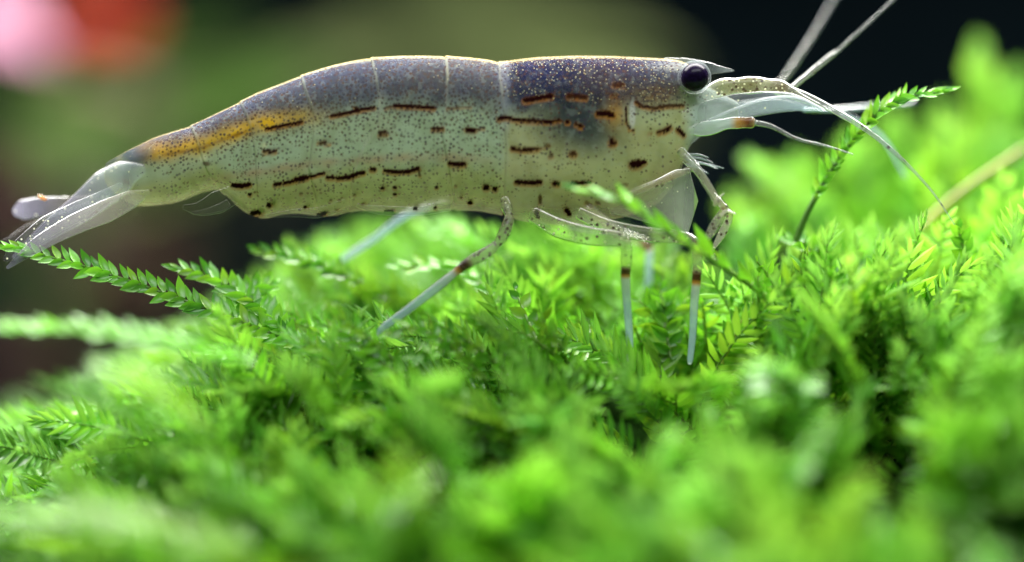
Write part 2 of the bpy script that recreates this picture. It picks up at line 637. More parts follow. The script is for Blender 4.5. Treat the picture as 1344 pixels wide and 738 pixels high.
def frond(label, pts, seed, leaves=True, spacing=.36, ll=1.35, lw=.85, bare=0.0, branches=(), normal=None,
          stem_c=None, group=None, r=(.13, .06), gain=1.0):
    """pts: (px, py, y) from base to tip"""
    rng = np.random.default_rng(seed)
    P3 = catmull([at(*p) for p in pts], 26)
    base = P3[0]
    root = empty('moss_frond', base)
    tag(root, label, 'moss', group or 'moss fronds that stand out from the carpet')
    nr = unit(np.array(normal, float)) if normal is not None else moss_normal(P3, rng)
    sc = np.array(stem_c) if stem_c is not None else STEM_C
    V, F = stem_mesh(P3 - base, r[0], r[1], 6)
    add('stem', build_mesh('stem', V, [F], {'Col': np.tile(sc, (len(V), 1))}), M_MOSS, root)

    def foliage(path, parent, b):
        lv = frond_leaves(path, nr, rng, spacing, ll, lw, b)
        if leaves:
            put_leaves(parent, base, lv, rng, gain)
        else:
            V, F = leaves_mesh(*lv)
            c = GREENS[rng.integers(len(GREENS))] * gain
            nl = len(V) // 8
            tt = np.linspace(0, 1, nl)[:, None] ** 2 * .6
            cc = np.repeat((c * (1 - tt) + TIP * tt) * rng.uniform(.85, 1.2, (nl, 1)), 8, axis=0)
            add('foliage', build_mesh('foliage', V - base, [F], {'Col': cc}), M_MOSS, parent)['kind'] = 'stuff'
    foliage(P3, root, bare)
    for bp in branches:
        Q = catmull([at(*p) for p in bp], 12)
        V, F = stem_mesh(Q - base, r[0] * .7, r[1] * .7, 5)
        b = add('side_branch', build_mesh('side_branch', V, [F], {'Col': np.tile(sc, (len(V), 1))}), M_MOSS, root)
        foliage(Q, b, .05)
    return root


frond('long sharp moss frond reaching left below the shrimp tail fan',
      [(420, 462, -3), (330, 428, -2.5), (215, 385, -2), (110, 350, -2), (20, 327, -2), (-25, 320, -2)], 1, spacing=.30, ll=1.4, lw=.8,
      normal=(.1, -.75, .65), branches=[[(385, 447, -3), (330, 395, -1), (270, 362, 0), (228, 352, 0)], [(300, 418, -2), (330, 385, 0), (360, 372, 1)]])
frond('short pointed moss frond beyond the gap under the shrimp abdomen',
      [(475, 372, 3), (430, 352, 3), (385, 338, 3), (338, 331, 3)], 2, normal=(0, -.7, .7))
frond('soft-focus moss frond stretching flat below the long sharp frond by the tail',
      [(330, 478, -13), (200, 445, -14), (90, 432, -15), (-40, 432, -16)], 3, leaves=False, ll=1.5, lw=1.0, normal=(.1, -.4, .9), gain=1.25)
frond('dark curved moss frond arching up beside the drooping antenna',
      [(1044, 318, 1), (1062, 275, 1), (1098, 215, 1), (1150, 152, 0), (1195, 128, 0), (1247, 120, 0)], 4, spacing=.24, ll=1.25, lw=.75, bare=.2,
      normal=(-.45, -.5, .74), stem_c=(.06, .15, .02), r=(.22, .08))
frond('moss frond crossing in front of the shrimp breast and walking legs',
      [(1010, 392, -4), (930, 338, -6), (870, 300, -7.5), (815, 264, -8), (757, 250, -8)], 5, spacing=.75, ll=2.3, lw=1.35,
      normal=(.1, -.3, .95), r=(.16, .12), gain=1.3)
frond('tall soft moss frond topping the right bank behind everything',
      [(1330, 290, 26), (1300, 190, 28), (1285, 110, 29), (1283, 62, 30)], 6, leaves=False, ll=2.2, lw=1.5, normal=(.1, -.9, .3))
frond('pale soft moss frond rising below the antennal flagella',
      [(1120, 330, 18), (1060, 270, 19), (1010, 235, 20), (985, 215, 21)], 7, leaves=False, ll=2.0, lw=1.4, normal=(.2, -.8, .5), gain=1.1)
frond('bare straw-coloured moss stem slanting across the right bank',
      [(1205, 302, 9), (1265, 250, 10), (1345, 195, 12)], 8, leaves=False, bare=.86, stem_c=(.35, .36, .06), r=(.3, .26), normal=(0, -.8, .5))
frond('bare pale moss stem lying diagonal to the right of the front feet',
      [(1142, 458, -3), (1105, 428, -2.5), (1064, 399, -2)], 9, bare=.8, stem_c=(.3, .5, .16), r=(.12, .1), spacing=.5)
frond('moss frond with straight pale stem between the hind foot and middle foot',
      [(706, 450, -4), (690, 415, -3), (676, 380, -2)], 10, spacing=.5, ll=1.1, normal=(.3, -.9, .3), stem_c=(.3, .52, .12))
frond('bushy moss frond growing upright behind the middle walking foot',
      [(880, 470, -1), (872, 420, 0), (866, 375, 1)], 12, spacing=.4, normal=(.1, -.9, .4), ll=1.4,
      branches=[[(876, 440, 0), (850, 405, 0), (838, 395, 0)], [(874, 425, 0), (900, 395, 1), (915, 385, 1)]])
frond('yellowish moss frond standing just right of the foremost foot',
      [(948, 478, -3), (962, 445, -3), (978, 412, -2)], 13, spacing=.45, stem_c=(.35, .42, .06), normal=(-.2, -.9, .4))
frond('moss frond fanning left beneath the hind foot',
      [(640, 500, -6), (590, 455, -6), (545, 430, -6), (510, 440, -6)], 14, spacing=.38, normal=(.1, -.6, .8), ll=1.4,
      branches=[[(600, 462, -6), (572, 462, -7), (545, 470, -7)]])
frond('moss frond with toothed edge hanging between the hind foot and the long left frond',
      [(540, 500, -6), (490, 470, -6), (455, 440, -5), (420, 425, -5)], 15, spacing=.38, normal=(.2, -.8, .6))
frond('bright moss frond leaning left under the hind leg knee',
      [(660, 400, 1), (620, 365, 2), (570, 350, 3), (520, 352, 3)], 16, spacing=.4, normal=(.1, -.5, .85), gain=1.2)
frond('pale moss frond pointing at the shrimp belly from behind the hind leg',
      [(650, 345, 9), (615, 318, 10), (585, 300, 11), (560, 296, 11)], 17, leaves=False, ll=1.8, lw=1.1, normal=(.1, -.6, .8))
frond('soft leaf-like moss frond sticking out over the dark hollow at left',
      [(220, 560, -15), (160, 540, -16), (110, 520, -16), (55, 503, -17)], 18, leaves=False, ll=1.6, lw=1.1, normal=(.1, -.5, .9))
frond('soft moss frond rising over the flat frond at left',
      [(260, 560, -18), (205, 515, -18), (165, 490, -18), (130, 478, -18)], 19, leaves=False, ll=1.7, lw=1.1, normal=(.1, -.5, .9))
frond('blurred moss frond lying flat along the bottom left of the bank',
      [(330, 720, -26), (220, 700, -27), (110, 685, -27), (-20, 680, -28)], 20, leaves=False, ll=1.6, lw=1.1, normal=(.1, -.3, .95), gain=.7)
frond('blurred pale moss tip jutting from the lower right of the bank',
      [(1060, 700, -30), (1000, 650, -31), (960, 615, -31), (940, 605, -31)], 21, leaves=False, ll=1.7, lw=1.2, normal=(.1, -.4, .9), gain=1.2)
frond('blurred moss frond drooping over a dark hollow low on the bank',
      [(960, 745, -32), (900, 715, -32), (860, 690, -32), (835, 675, -32)], 22, leaves=False, ll=1.7, lw=1.2, normal=(.1, -.4, .9), gain=1.1)
frond('sharp moss frond with small leaves at the foot of the dark curved frond',
      [(1120, 385, 0), (1085, 350, 1), (1060, 325, 1), (1030, 312, 2)], 23, spacing=.4, normal=(.1, -.7, .7))
frond('moss tip spreading its pale leaves below the end of the drooping antenna',
      [(1270, 345, 0), (1262, 318, 0), (1258, 300, 0)], 24, spacing=.28, ll=1.3, lw=.9, normal=(.1, -.9, .4), gain=1.3)

for k, (a, b, c, d, y, where) in enumerate([
        (1085, 320, 1045, 215, 24, 'just under the tip of the short lower antenna'), (1150, 330, 1120, 190, 26, 'right behind the dark curved frond'),
        (1180, 300, 1175, 165, 28, 'below the tip of the dark curved frond'), (1240, 300, 1240, 150, 30, 'above the bare straw-coloured stem'),
        (1300, 300, 1335, 105, 34, 'beside the tallest frond of the bank'), (1290, 340, 1262, 185, 20, 'behind the bare straw-coloured stem'),
        (1340, 360, 1352, 190, 22, 'crossed by the end of the straw-coloured stem'), (1020, 330, 965, 262, 22, 'beside the shrimp claw legs'),
        (1230, 370, 1205, 225, 16, 'behind the long drooping antenna'), (1105, 360, 1062, 268, 14, 'left of the base of the dark curved frond'),
        (1310, 420, 1318, 245, 6, 'in front of the straw-coloured stem'), (1380, 330, 1395, 130, 30, 'at the far right end of the bank'),
        (1000, 360, 985, 300, 12, 'behind the foremost walking leg')]):
    frond('soft bright moss frond standing up ' + where,
          [(a, b, y), ((a + c) / 2 - 6, (b + d) / 2, y + 1), (c, d, y + 2)], 60 + k, leaves=False, spacing=.42, ll=2.7, lw=1.5,
          normal=((k % 3 - 1) * .35, -.85, .4), gain=1.25, r=(.2, .1))

rngt = np.random.default_rng(31)
for k in range(9):
    a = rngt.uniform(1130, 1400); y = rngt.uniform(14, 40)
    d = np.interp(a, [970, 1060, 1200, 1300, 1400], [265, 225, 170, 110, 100]) + rngt.uniform(0, 110)
    b = d + rngt.uniform(110, 170)
    frond('soft moss frond in the thicket beyond the antennae',
          [(a + rngt.normal(-10, 15), b, y), (a - 4, (b + d) / 2, y), (a + rngt.normal(8, 20), d, y + 1)], 200 + k, leaves=False, spacing=.42,
          ll=2.7, lw=1.5, normal=(rngt.normal(0, .35), -.85, .4), gain=1.2, r=(.2, .1), group='soft fronds in the thicket beyond the antennae')

# small sharp fronds in the strip of moss around the feet
rngs = np.random.default_rng(77)
for k in range(34):
    px, y = rngs.uniform(430, 1180), rngs.uniform(-6, 1.5)
    if 790 < px < 935: y = abs(y) * .3
    py = rngs.uniform(440, 490) if px < 960 else rngs.uniform(360, 440)
    dx = np.interp(px, [430, 650, 900, 1180], [-70, -55, -10, 35]) + rngs.normal(0, 22)
    dy = -rngs.uniform(25, 60)
    zone = ('left of the hind foot' if px < 500 else 'between the hind foot and the middle foot' if px < 800 else
            'between the middle foot and the foremost foot' if px < 905 else 'in front of the foremost foot')
    frond('small sharp moss frond standing in the carpet ' + zone,
          [(px, py, y), (px + dx * .55, py + dy * .6, y - .4), (px + dx, py + dy, y - .8)], 100 + k, spacing=.42,
          ll=rngs.uniform(1.0, 1.4), lw=rngs.uniform(.6, .85), group='small sharp fronds ' + zone,
          normal=(rngs.normal(0, .3), -.6 + rngs.normal(0, .25), .7))

# ------------------------------------------------------------------ shrimp
ORIGIN = at(690, 455, 0.0)
shrimp = empty('shrimp', ORIGIN)
tag(shrimp, 'translucent speckled shrimp with red-brown dashes walking over green moss', 'shrimp')

TOP = np.array([(140, 214), (146, 210), (170, 197), (203, 181), (228, 173), (249, 167), (290, 147), (313, 136), (337, 123), (365, 112), (393, 101), (415, 93),
                (438, 86), (460, 81), (484, 77), (523, 74), (555, 73.5), (584, 74.5), (615, 76), (642, 79), (654, 82), (664, 81), (680, 78.5),
                (705, 75.5), (740, 74), (770, 73.5), (805, 74), (835, 75.5), (865, 77), (887, 79), (900, 83), (912, 92), (925, 112), (944, 122), (968, 134)], float)
BOT = np.array([(140, 242), (146, 250), (165, 263), (179, 271), (205, 270), (228, 267), (244, 262), (265, 253), (285, 249), (300, 258), (309, 268), (322, 279), (337, 285), (352, 286),
                (371, 281), (390, 280), (415, 283), (440, 283), (466, 276), (489, 277), (523, 279), (555, 279), (577, 277), (601, 275), (630, 277),
                (660, 283), (690, 291), (720, 295), (750, 296), (780, 293), (810, 287), (840, 279), (865, 266), (885, 243), (897, 214), (906, 190), (920, 179), (940, 170), (955, 164), (968, 160)], float)
WID = np.array([(140, 1.0), (180, 1.5), (250, 1.9), (400, 2.7), (580, 3.1), (660, 3.15), (760, 3.2), (840, 2.9), (890, 2.35), (915, 1.75), (944, 1.0), (968, .5)], float)
JOINTS = [[(249, 165), (256, 180), (263, 200), (272, 225), (290, 250)],
          [(314, 134), (322, 150), (331, 175), (335, 205), (340, 285)],
          [(394, 100), (402, 125), (412, 150), (411, 180), (405, 220), (420, 285)],
          [(486, 76), (492, 100), (497, 130), (497, 165), (478, 190), (462, 230), (458, 285)],
          [(584, 73), (586, 100), (584, 140), (580, 175), (588, 215), (600, 285)],
          [(654, 82), (656, 110), (662, 150), (664, 200), (662, 250), (664, 290)]]


def smooth1(a, k):
    ker = np.hanning(2 * k + 3)[1:-1]
    ker /= ker.sum()
    return np.convolve(np.pad(a, k, mode='reflect', reflect_type='odd'), ker, 'valid')


def dashes_list():
    D = []   # (list of points, half thickness, strength)
    def d(pts, h, s=1.0): D.append((np.array(pts, float), h, s))
    d([(350, 169), (372, 165), (396, 160)], 2.2); d([(435, 152), (452, 149), (470, 145), (491, 141)], 2.4); d([(466, 141), (472, 145)], 2.2)
    d([(506, 142), (518, 139)], 1.8, .7); d([(518, 139), (545, 140), (569, 142)], 2.7); d([(587, 142), (602, 141), (618, 140)], 1.4, .6)
    d([(569, 169), (580, 169)], 3.4); d([(499, 175), (506, 175)], 3.2); d([(613, 170), (622, 171)], 3.4); d([(622, 170), (635, 168)], 1.8, .8)
    d([(655, 156), (662, 154), (680, 158), (705, 159)], 3.0); d([(705, 159), (722, 160), (734, 158)], 2.4); d([(744, 160), (746, 160)], 2.4); d([(757, 163), (763, 166)], 3.0)
    d([(418, 186), (425, 187), (432, 189)], 2.0); d([(347, 198), (354, 199), (361, 198)], 2.8)
    d([(591, 214), (600, 216), (609, 215)], 3.4); d([(306, 243), (318, 244), (327, 242)], 3.4)
    d([(361, 242), (368, 241)], 2.8); d([(374, 240), (384, 238)], 2.6); d([(388, 236), (402, 233)], 3.6); d([(402, 233), (425, 227)], 2.0)
    d([(430, 233), (437, 233)], 2.8); d([(443, 234), (458, 233), (468, 228), (477, 226)], 3.0); d([(488, 222), (491, 222)], 3.2)
    d([(505, 224), (520, 226), (538, 225), (549, 221)], 2.8); d([(549, 222), (551, 230)], 1.8, .8)
    for x, y, r in [(502, 247, 2.3), (518, 246, 2.3), (518, 255, 2.1), (573, 246, 2.0), (638, 246, 4.2), (649.5, 248, 3.6), (617, 266, 2.8), (545, 274, 2.8),
                    (571, 273, 2.0), (353, 269, 3.3), (328, 255, 2.4), (395, 254, 1.8), (446, 262, 1.6), (465, 255, 1.7), (434, 262, 1.4), (605, 259, 1.8), (598, 243, 1.7),
                    (400, 272, 2.2), (476, 267, 1.8), (441, 275, 1.6)]:
        d([(x - .5, y), (x + .5, y)], r, 1.0 if r > 1.9 else .65)
    d([(506, 278), (515, 278)], 2.6); d([(417, 283), (426, 279)], 3.0); d([(331, 280), (340, 279)], 3.2)
    d([(672, 195), (685, 197), (705, 196)], 2.8); d([(705, 196), (721, 191)], 1.6, .7)
    d([(689, 132), (705, 129), (723, 126)], 3.6); d([(747, 126), (768, 128)], 3.6, .9); d([(786, 149), (795, 149), (803, 151)], 4.4)
    d([(807, 111), (816, 111)], 4.0, .8); d([(805, 125), (808, 125)], 3.6, .7)
    d([(835, 134), (843, 139), (858, 142), (876, 139), (896, 138)], 2.4, .9)
    d([(821.5, 141), (822, 160), (826, 169), (832, 171)], 1.4)
    d([(803, 187), (805, 187)], 4.8); d([(751, 202), (753, 202)], 4.2, .9); d([(722, 205), (724, 205)], 2.8, .7)
    d([(831, 216), (838, 215)], 5.8); d([(838, 215), (846, 213)], 3.4)
    d([(865, 173), (872, 172), (879, 168)], 3.6); d([(890, 170), (897, 177)], 3.2); d([(852, 174), (854, 174)], 2.0, .7)
    d([(678, 239), (695, 240), (709, 239)], 3.3); d([(728, 241), (732, 241)], 3.6); d([(751, 240), (762, 240), (774, 239)], 2.8)
    d([(709, 258), (709, 266)], 2.4, .8); d([(704, 278), (706, 285)], 3.0); d([(744, 276), (747, 281)], 3.6); d([(663, 275), (662, 282)], 2.4)
    d([(770, 266), (776, 270)], 3.0, .6); d([(813, 244), (822, 242)], 2.2, .5); d([(783, 266), (786, 267)], 2.2, .7)
    return D


def body():
    pxs = np.arange(140.0, 968.01, 1.0)
    top = smooth1(np.interp(pxs, TOP[:, 0], TOP[:, 1]), 7)
    bot = smooth1(np.interp(pxs, BOT[:, 0], BOT[:, 1]), 5)
    wid = smooth1(np.interp(pxs, WID[:, 0], WID[:, 1]), 12)
    nx, nt = len(pxs), 300
    # angles: denser on the flanks
    th = np.linspace(0, 2 * np.pi, nt, endpoint=False)
    pt = np.array([at(a, b) for a, b in zip(pxs, top)])
    pb = np.array([at(a, b) for a, b in zip(pxs, bot)])
    c, s = np.cos(th), np.sin(th)
    ez, ey = .78, .72
    cz = np.sign(c) * np.abs(c) ** ez
    sy = np.sign(s) * np.abs(s) ** ey
    # keel-like back, slightly narrower belly
    lower = np.where(c < 0, 1 - .22 * np.abs(c) ** 2, 1 - .10 * c ** 3)
    zc, h = (pt + pb) / 2, np.linalg.norm(pt - pb, axis=1) / 2
    V = np.zeros((nx, nt, 3))
    V[:, :, 0] = zc[:, None, 0]
    V[:, :, 1] = wid[:, None] * (sy * lower)[None]
    V[:, :, 2] = zc[:, None, 2] + h[:, None] * cz[None]
    # segment steps: the hind rim of every plate stands proud of the next plate
    A = V.copy(); A[..., 1] = -np.abs(A[..., 1])
    PX, PY = project(A.reshape(-1, 3))
    PX, PY = PX.reshape(nx, nt), PY.reshape(nx, nt)
    dz = np.zeros((nx, nt)); rim = np.zeros((nx, nt))
    for J in JOINTS:
        J = np.array(J, float)
        jx = np.interp(PY, J[:, 1], J[:, 0])
        q = PX - jx
        amt = .07 if J[0, 0] < 640 else .05
        dz += amt * np.where(q > 0, np.exp(-q / 16.0), -.5 * np.exp(q / 6.0)) * sstep(-1.5, 1.0, q) - 0.03 * np.exp(-((q + 1) / 2.0) ** 2)
        rim = np.maximum(rim, np.exp(-((q - 1.5) / 1.9) ** 2))
    nrm = np.stack([np.zeros_like(dz), np.tile(sy / np.abs(sy).max(), (nx, 1)), np.tile(cz, (nx, 1))], -1)
    nrm /= np.linalg.norm(nrm, axis=-1, keepdims=True) + 1e-9
    V += nrm * dz[..., None]
    seg = np.linalg.norm(np.diff(V, axis=1), axis=2)
    arc = np.concatenate([np.zeros((nx, 1)), np.cumsum(seg, axis=1)], 1)
    arc = np.minimum(arc, arc[:, -1:] - arc)
    AR = np.stack([V[..., 0] + 60, pt[:, None, 2] - arc + 60, 0 * arc], -1).reshape(-1, 3)
    AR = np.vstack([AR, AR[:1], AR[-1:]])
    # pigment and painted rim light ----------------------------------------------------------
    T = (PY - top[:, None]) / (bot - top)[:, None]
    T = np.clip(T, 0, 1)
    C = np.zeros((nx, nt, 3))

    def over(colour, m):
        nonlocal C
        m = np.clip(m, 0, 1)[..., None]
        C = C * (1 - m) + colour * m

    def blob(cx, cy, rx, ry, p=1.0, rot=0.0):
        a, b = PX - cx, PY - cy
        cr, sr = math.cos(rot), math.sin(rot)
        u, v = a * cr + b * sr, -a * sr + b * cr
        return np.exp(-((u / rx) ** 2 + (v / ry) ** 2) ** p)

    wob = (np.sin(PX * .053 + PY * .09) + np.sin(PX * .117 - PY * .061 + 1.7) + np.sin(PX * .21 + PY * .17)) / 3
    back, mid, low = s2l(88, 92, 106), s2l(176, 192, 166), s2l(190, 190, 130)
    C[:] = mid
    over(back, 1 - sstep(.22, .42, T + .04 * wob))
    over(low, sstep(.60, .80, T + .03 * wob) * .85)
    over(s2l(66, 72, 98), (1 - sstep(.05, .25, T)) * sstep(600, 420, PX) * .6)
    # pinkish gut line
    gut = np.interp(PX, [250, 300, 420, 520, 600, 660], [238, 232, 214, 208, 207, 212])
    over(s2l(186, 146, 122), np.exp(-((PY - gut) / 6) ** 2) * sstep(245, 300, PX) * sstep(670, 600, PX) * (.45 + .25 * wob))
    over(s2l(190, 188, 140), sstep(.45, .75, T) * sstep(330, 240, PX) * .4)
    # yellow band on the hind segments
    yb = np.interp(PX, [170, 220, 262, 300, 340, 400], [205, 200, 192, 178, 163, 155])
    over(s2l(226, 178, 40), np.exp(-((PY - yb) / 12) ** 2) * sstep(172, 205, PX) * sstep(470, 340, PX) * (.9 + .3 * wob))
    over(s2l(120, 62, 30), np.exp(-((PY - yb - 3) / 2.6) ** 2) * sstep(200, 225, PX) * sstep(345, 325, PX) * (.35 + .5 * np.abs(wob)))
    over(s2l(75, 85, 120), blob(185, 205, 30, 9, 1, -.5) * .6)
    over(s2l(60, 80, 125), blob(160, 232, 13, 16) * .5)
    over(s2l(150, 70, 30), blob(163, 238, 8, 4, 1, .5) * .8)
    over(s2l(200, 195, 175), blob(155, 215, 4, 14, 1.5, .25) * .6)
    # carapace
    cp = sstep(654, 672, PX)
    over(s2l(186, 184, 134), cp * sstep(.25, .5, T) * .9)
    over(s2l(34, 34, 66), cp * (1 - sstep(.16, .40, T + .06 * wob)) * sstep(905, 800, PX) * .95)
    over(s2l(28, 34, 84), blob(725, 106, 50, 20) * .8)
    over(s2l(92, 72, 82), blob(800, 110, 34, 24) * .55)
    over(s2l(20, 28, 44), blob(755, 156, 60, 36, 1.4, -.1) * .9)
    over(s2l(48, 58, 72), blob(778, 180, 44, 28, 1.2) * .7)
    over(s2l(205, 150, 60), blob(808, 150, 14, 18) * .6)
    over(s2l(140, 114, 66), blob(862, 128, 34, 16) * .75)
    over(s2l(110, 70, 50), blob(868, 124, 24, 9) * .35)
    over(s2l(190, 190, 180), blob(880, 88, 26, 5) * .45)
    over(s2l(178, 192, 194), sstep(893, 915, PX) * .9)
    over(s2l(196, 190, 170), blob(690, 235, 40, 50) * .25)
    over(s2l(206, 205, 205), blob(830, 151, 4.5, 18, 3) * .85)
    # joint rims
    over(s2l(176, 178, 160), rim * np.interp(T, [0, .35, .6, 1], [.55, .4, .10, .10]) * (.75 + .5 * wob))
    over(s2l(150, 155, 172), np.exp(-((PX - 663) / 7) ** 2) * (1 - sstep(.3, .6, T)) * .55)
    over(s2l(236, 232, 190), blob(267, 207, 4, 4) * .9); over(s2l(236, 232, 190), blob(347, 191, 3.5, 3.5) * .8)
    over(s2l(80, 40, 30), blob(271, 215, 6, 3.2, 2) * .95)
    # rim light from the lamp above, painted as a golden edge along the back
    over(s2l(225, 205, 150), (1 - sstep(.0, .022, T)) * .8)
    # dashes
    jit = 1 + .28 * np.sin(PX * .9 + 2 * np.sin(PX * .31)) * np.sin(PX * .37 + PY * .8 + 1)
    dist_d = np.zeros((nx, nt)); halo = np.zeros((nx, nt))
    for pts, hh, st in dashes_list():
        x0, x1 = pts[:, 0].min() - 12, pts[:, 0].max() + 12
        y0, y1 = pts[:, 1].min() - 12, pts[:, 1].max() + 12
        w = (PX > x0) & (PX < x1) & (PY > y0) & (PY < y1)
        qx, qy, jj = PX[w], PY[w], jit[w]
        best = np.full(qx.shape, 1e9); besth = best.copy()
        for a, b in zip(pts[:-1], pts[1:]):
            ab = b - a
            L2 = (ab ** 2).sum()
            u = np.clip(((qx - a[0]) * ab[0] + (qy - a[1]) * ab[1]) / L2, 0, 1)
            best = np.minimum(best, np.hypot(qx - a[0] - u * ab[0], qy - a[1] - u * ab[1]))
            besth = np.minimum(besth, np.hypot(qx - a[0] - u * ab[0], qy - 1.8 - a[1] - u * ab[1]))
        dist_d[w] = np.maximum(dist_d[w], st * (1 - sstep(hh * jj * .65, hh * jj * 1.3, best)))
        halo[w] = np.maximum(halo[w], st * (1 - sstep(hh * .8, hh * 1.5 + 1.2, besth)))
    over(s2l(176, 112, 40), halo * .75)
    DA = np.vstack([np.repeat(dist_d.reshape(-1, 1), 3, 1), np.zeros((2, 3))])
    # masks: speckle, gold glints, see-through
    sp = np.interp(T, [0, .05, .38, .5, .75, .9, 1], [.9, 1, .9, .45, .36, .22, .1])
    sp = sp * np.where(PX > 660, np.interp(T, [0, .35, .5, 1], [.55, .4, .22, .16]), 1) * sstep(170, 230, PX) * sstep(915, 885, PX)
    sp += .35 * blob(868, 128, 36, 18) + .3 * blob(735, 205, 40, 14)
    patch = .5 + .5 * np.sin(PX * .07 + 1.3 * np.sin(PY * .09)) * np.sin(PY * .11 + PX * .02)
    sp = sp * np.where(T > .42, .55 + .7 * patch, 1)
    sp = sp * (1 - .45 * np.exp(-((PY - yb) / 9) ** 2) * sstep(430, 330, PX))
    sp = np.clip(sp * (1 - .8 * rim), 0, 1)
    gd = .62 * cp * (1 - sstep(.14, .34, T)) * sstep(900, 870, PX) + .5 * blob(860, 126, 40, 14) + .03 * (1 - sstep(.3, .5, T))
    cl = .28 + .14 * sstep(.75, 1, T) + .38 * sstep(.93, 1, T) + .25 * sstep(235, 150, PX) + .20 * sstep(890, 930, PX) + .22 * blob(875, 225, 30, 40) + .38 * sstep(258, 285, PY) * sstep(665, 720, PX) + .5 * sstep(175, 146, PX)
    cl = np.clip(cl, 0, .8) * (1 - .8 * blob(760, 165, 65, 38, 1.4)) * (1 - dist_d)
    M = np.stack([sp, np.clip(gd, 0, 1), cl], -1)
    i = np.arange(nx * nt).reshape(nx, nt)
    j = np.roll(i, -1, axis=1)
    F = np.stack([i[:-1], i[1:], j[1:], j[:-1]], -1).reshape(-1, 4)
    VV = np.vstack([V.reshape(-1, 3), V[0].mean(0)[None], V[-1].mean(0)[None]])
    n0 = nx * nt
    caps = np.vstack([np.stack([np.full(nt, n0), i[0], j[0]], 1), np.stack([np.full(nt, n0 + 1), j[-1], i[-1]], 1)])
    CC = np.vstack([C.reshape(-1, 3), C[0].mean(0)[None], C[-1].mean(0)[None]])
    MK = np.vstack([M.reshape(-1, 3), M[0].mean(0)[None], M[-1].mean(0)[None]])
    add('body', build_mesh('body', VV - ORIGIN, [F, caps], {'Col': CC, 'Mask': MK, 'Arc': AR, 'Dash': DA}), M_BODY, shrimp)


body()


def sweep(name, pts, half, mat, parent, thick=1.0, cols=None, mask=None, n=None, sides=20, camber=0.0, label=None, pinch=None):
    """limb or blade along photo points (px, py, y); half = half widths in px at the points;
    thick = depth / width of the section; cols = [(t, rgb)]; mask = [(t, (speckle, glint, clear))]"""
    pts = np.array(pts, float)
    P = np.array([at(*p) for p in pts])
    n = n or max(24, int(np.abs(np.diff(pts[:, :2], axis=0)).sum() / 1.6))
    Q = catmull(P, n)
    u0 = np.linspace(0, 1, len(half))
    u = np.linspace(0, 1, n)
    k = 0.0475
    hw = np.interp(u, u0, half) * k
    hw = np.convolve(np.pad(hw, 2, mode='edge'), np.ones(5) / 5, 'valid')
    tk = np.interp(u, np.linspace(0, 1, len(thick)), thick) if np.ndim(thick) else np.full(n, thick)
    T = unit(np.gradient(Q, axis=0))
    B = np.array([0, 1.0, 0]) - T * T[:, 1:2]
    B = unit(B)
    N = np.cross(B, T)
    a = np.linspace(0, 2 * np.pi, sides, endpoint=False)
    V = Q[:, None] + hw[:, None, None] * (np.cos(a)[None, :, None] * N[:, None] + tk[:, None, None] * np.sin(a)[None, :, None] * B[:, None])
    if camber:
        V += camber * (1 - np.cos(a)[None, :, None] ** 2) * hw[:, None, None] * -B[:, None]
    i = np.arange(n * sides).reshape(n, sides)
    j = np.roll(i, -1, axis=1)
    F = np.stack([i[:-1], i[1:], j[1:], j[:-1]], -1).reshape(-1, 4)
    n0 = n * sides
    caps = np.vstack([np.stack([np.full(sides, n0), i[0], j[0]], 1), np.stack([np.full(sides, n0 + 1), j[-1], i[-1]], 1)])
    VV = np.vstack([V.reshape(-1, 3), Q[0][None] - T[0] * hw[0] * .3, Q[-1][None] + T[-1] * hw[-1] * .3])

    def stops(st):
        tt = np.array([q[0] for q in st]); cc = np.array([q[1] for q in st], float)
        return np.stack([np.interp(u, tt, cc[:, m]) for m in range(3)], 1)
    C = stops(cols); M = stops(mask or [(0, (0, 0, 1))])
    C = np.vstack([np.repeat(C, sides, 0), C[:1], C[-1:]]); M = np.vstack([np.repeat(M, sides, 0), M[:1], M[-1:]])
    o = add(name, build_mesh(name, VV - ORIGIN, [F, caps], {'Col': C, 'Mask': M}), mat, parent)
    if label: o['label'] = label
    return o


PALE = s2l(205, 215, 215); BLUE = s2l(164, 190, 200); LILAC = s2l(146, 142, 166); GREY = s2l(170, 172, 150)
BROWN = s2l(70, 40, 22); ORANGE = s2l(225, 150, 50); DARK = s2l(50, 35, 40)

# tail fan
sweep('telson', [(190, 222, 0), (165, 230, 0), (140, 246, 0), (105, 274, -.1), (65, 302, -.2), (18, 340, -.3)], [6, 20, 24, 19, 13, 4], M_FIN, shrimp, [.9, .9, .8, .5, .3, .2],
      [(0, s2l(150, 165, 175)), (.3, s2l(160, 172, 172)), (.6, LILAC), (1, LILAC)], [(0, (.06, 0, .55)), (.5, (.03, .1, .6)), (1, (0, .12, .7))])
sweep('uropod', [(196, 252, -1.0), (172, 262, -1.3), (140, 277, -1.8), (95, 296, -2.2), (50, 321, -2.4), (9, 352, -2.5)], [3, 12, 15, 13, 10, 2], M_FIN, shrimp, [.5, .25, .12, .08, .08],
      [(0, s2l(196, 196, 180)), (.35, s2l(190, 180, 170)), (1, LILAC)], [(0, (.03, 0, .6)), (.3, (0, 0, .5)), (1, (0, 0, .6))])
sweep('uropod', [(160, 242, -.8), (105, 276, -1.2), (62, 298, -1.5), (22, 328, -1.6), (6, 342, -1.6)], [3, 13, 14, 10, 3], M_FIN, shrimp, [.4, .15, .1, .08, .08],
      [(0, PALE), (1, LILAC)], [(0, (0, 0, .7)), (.6, (0, .3, .85)), (1, (0, .15, .9))])
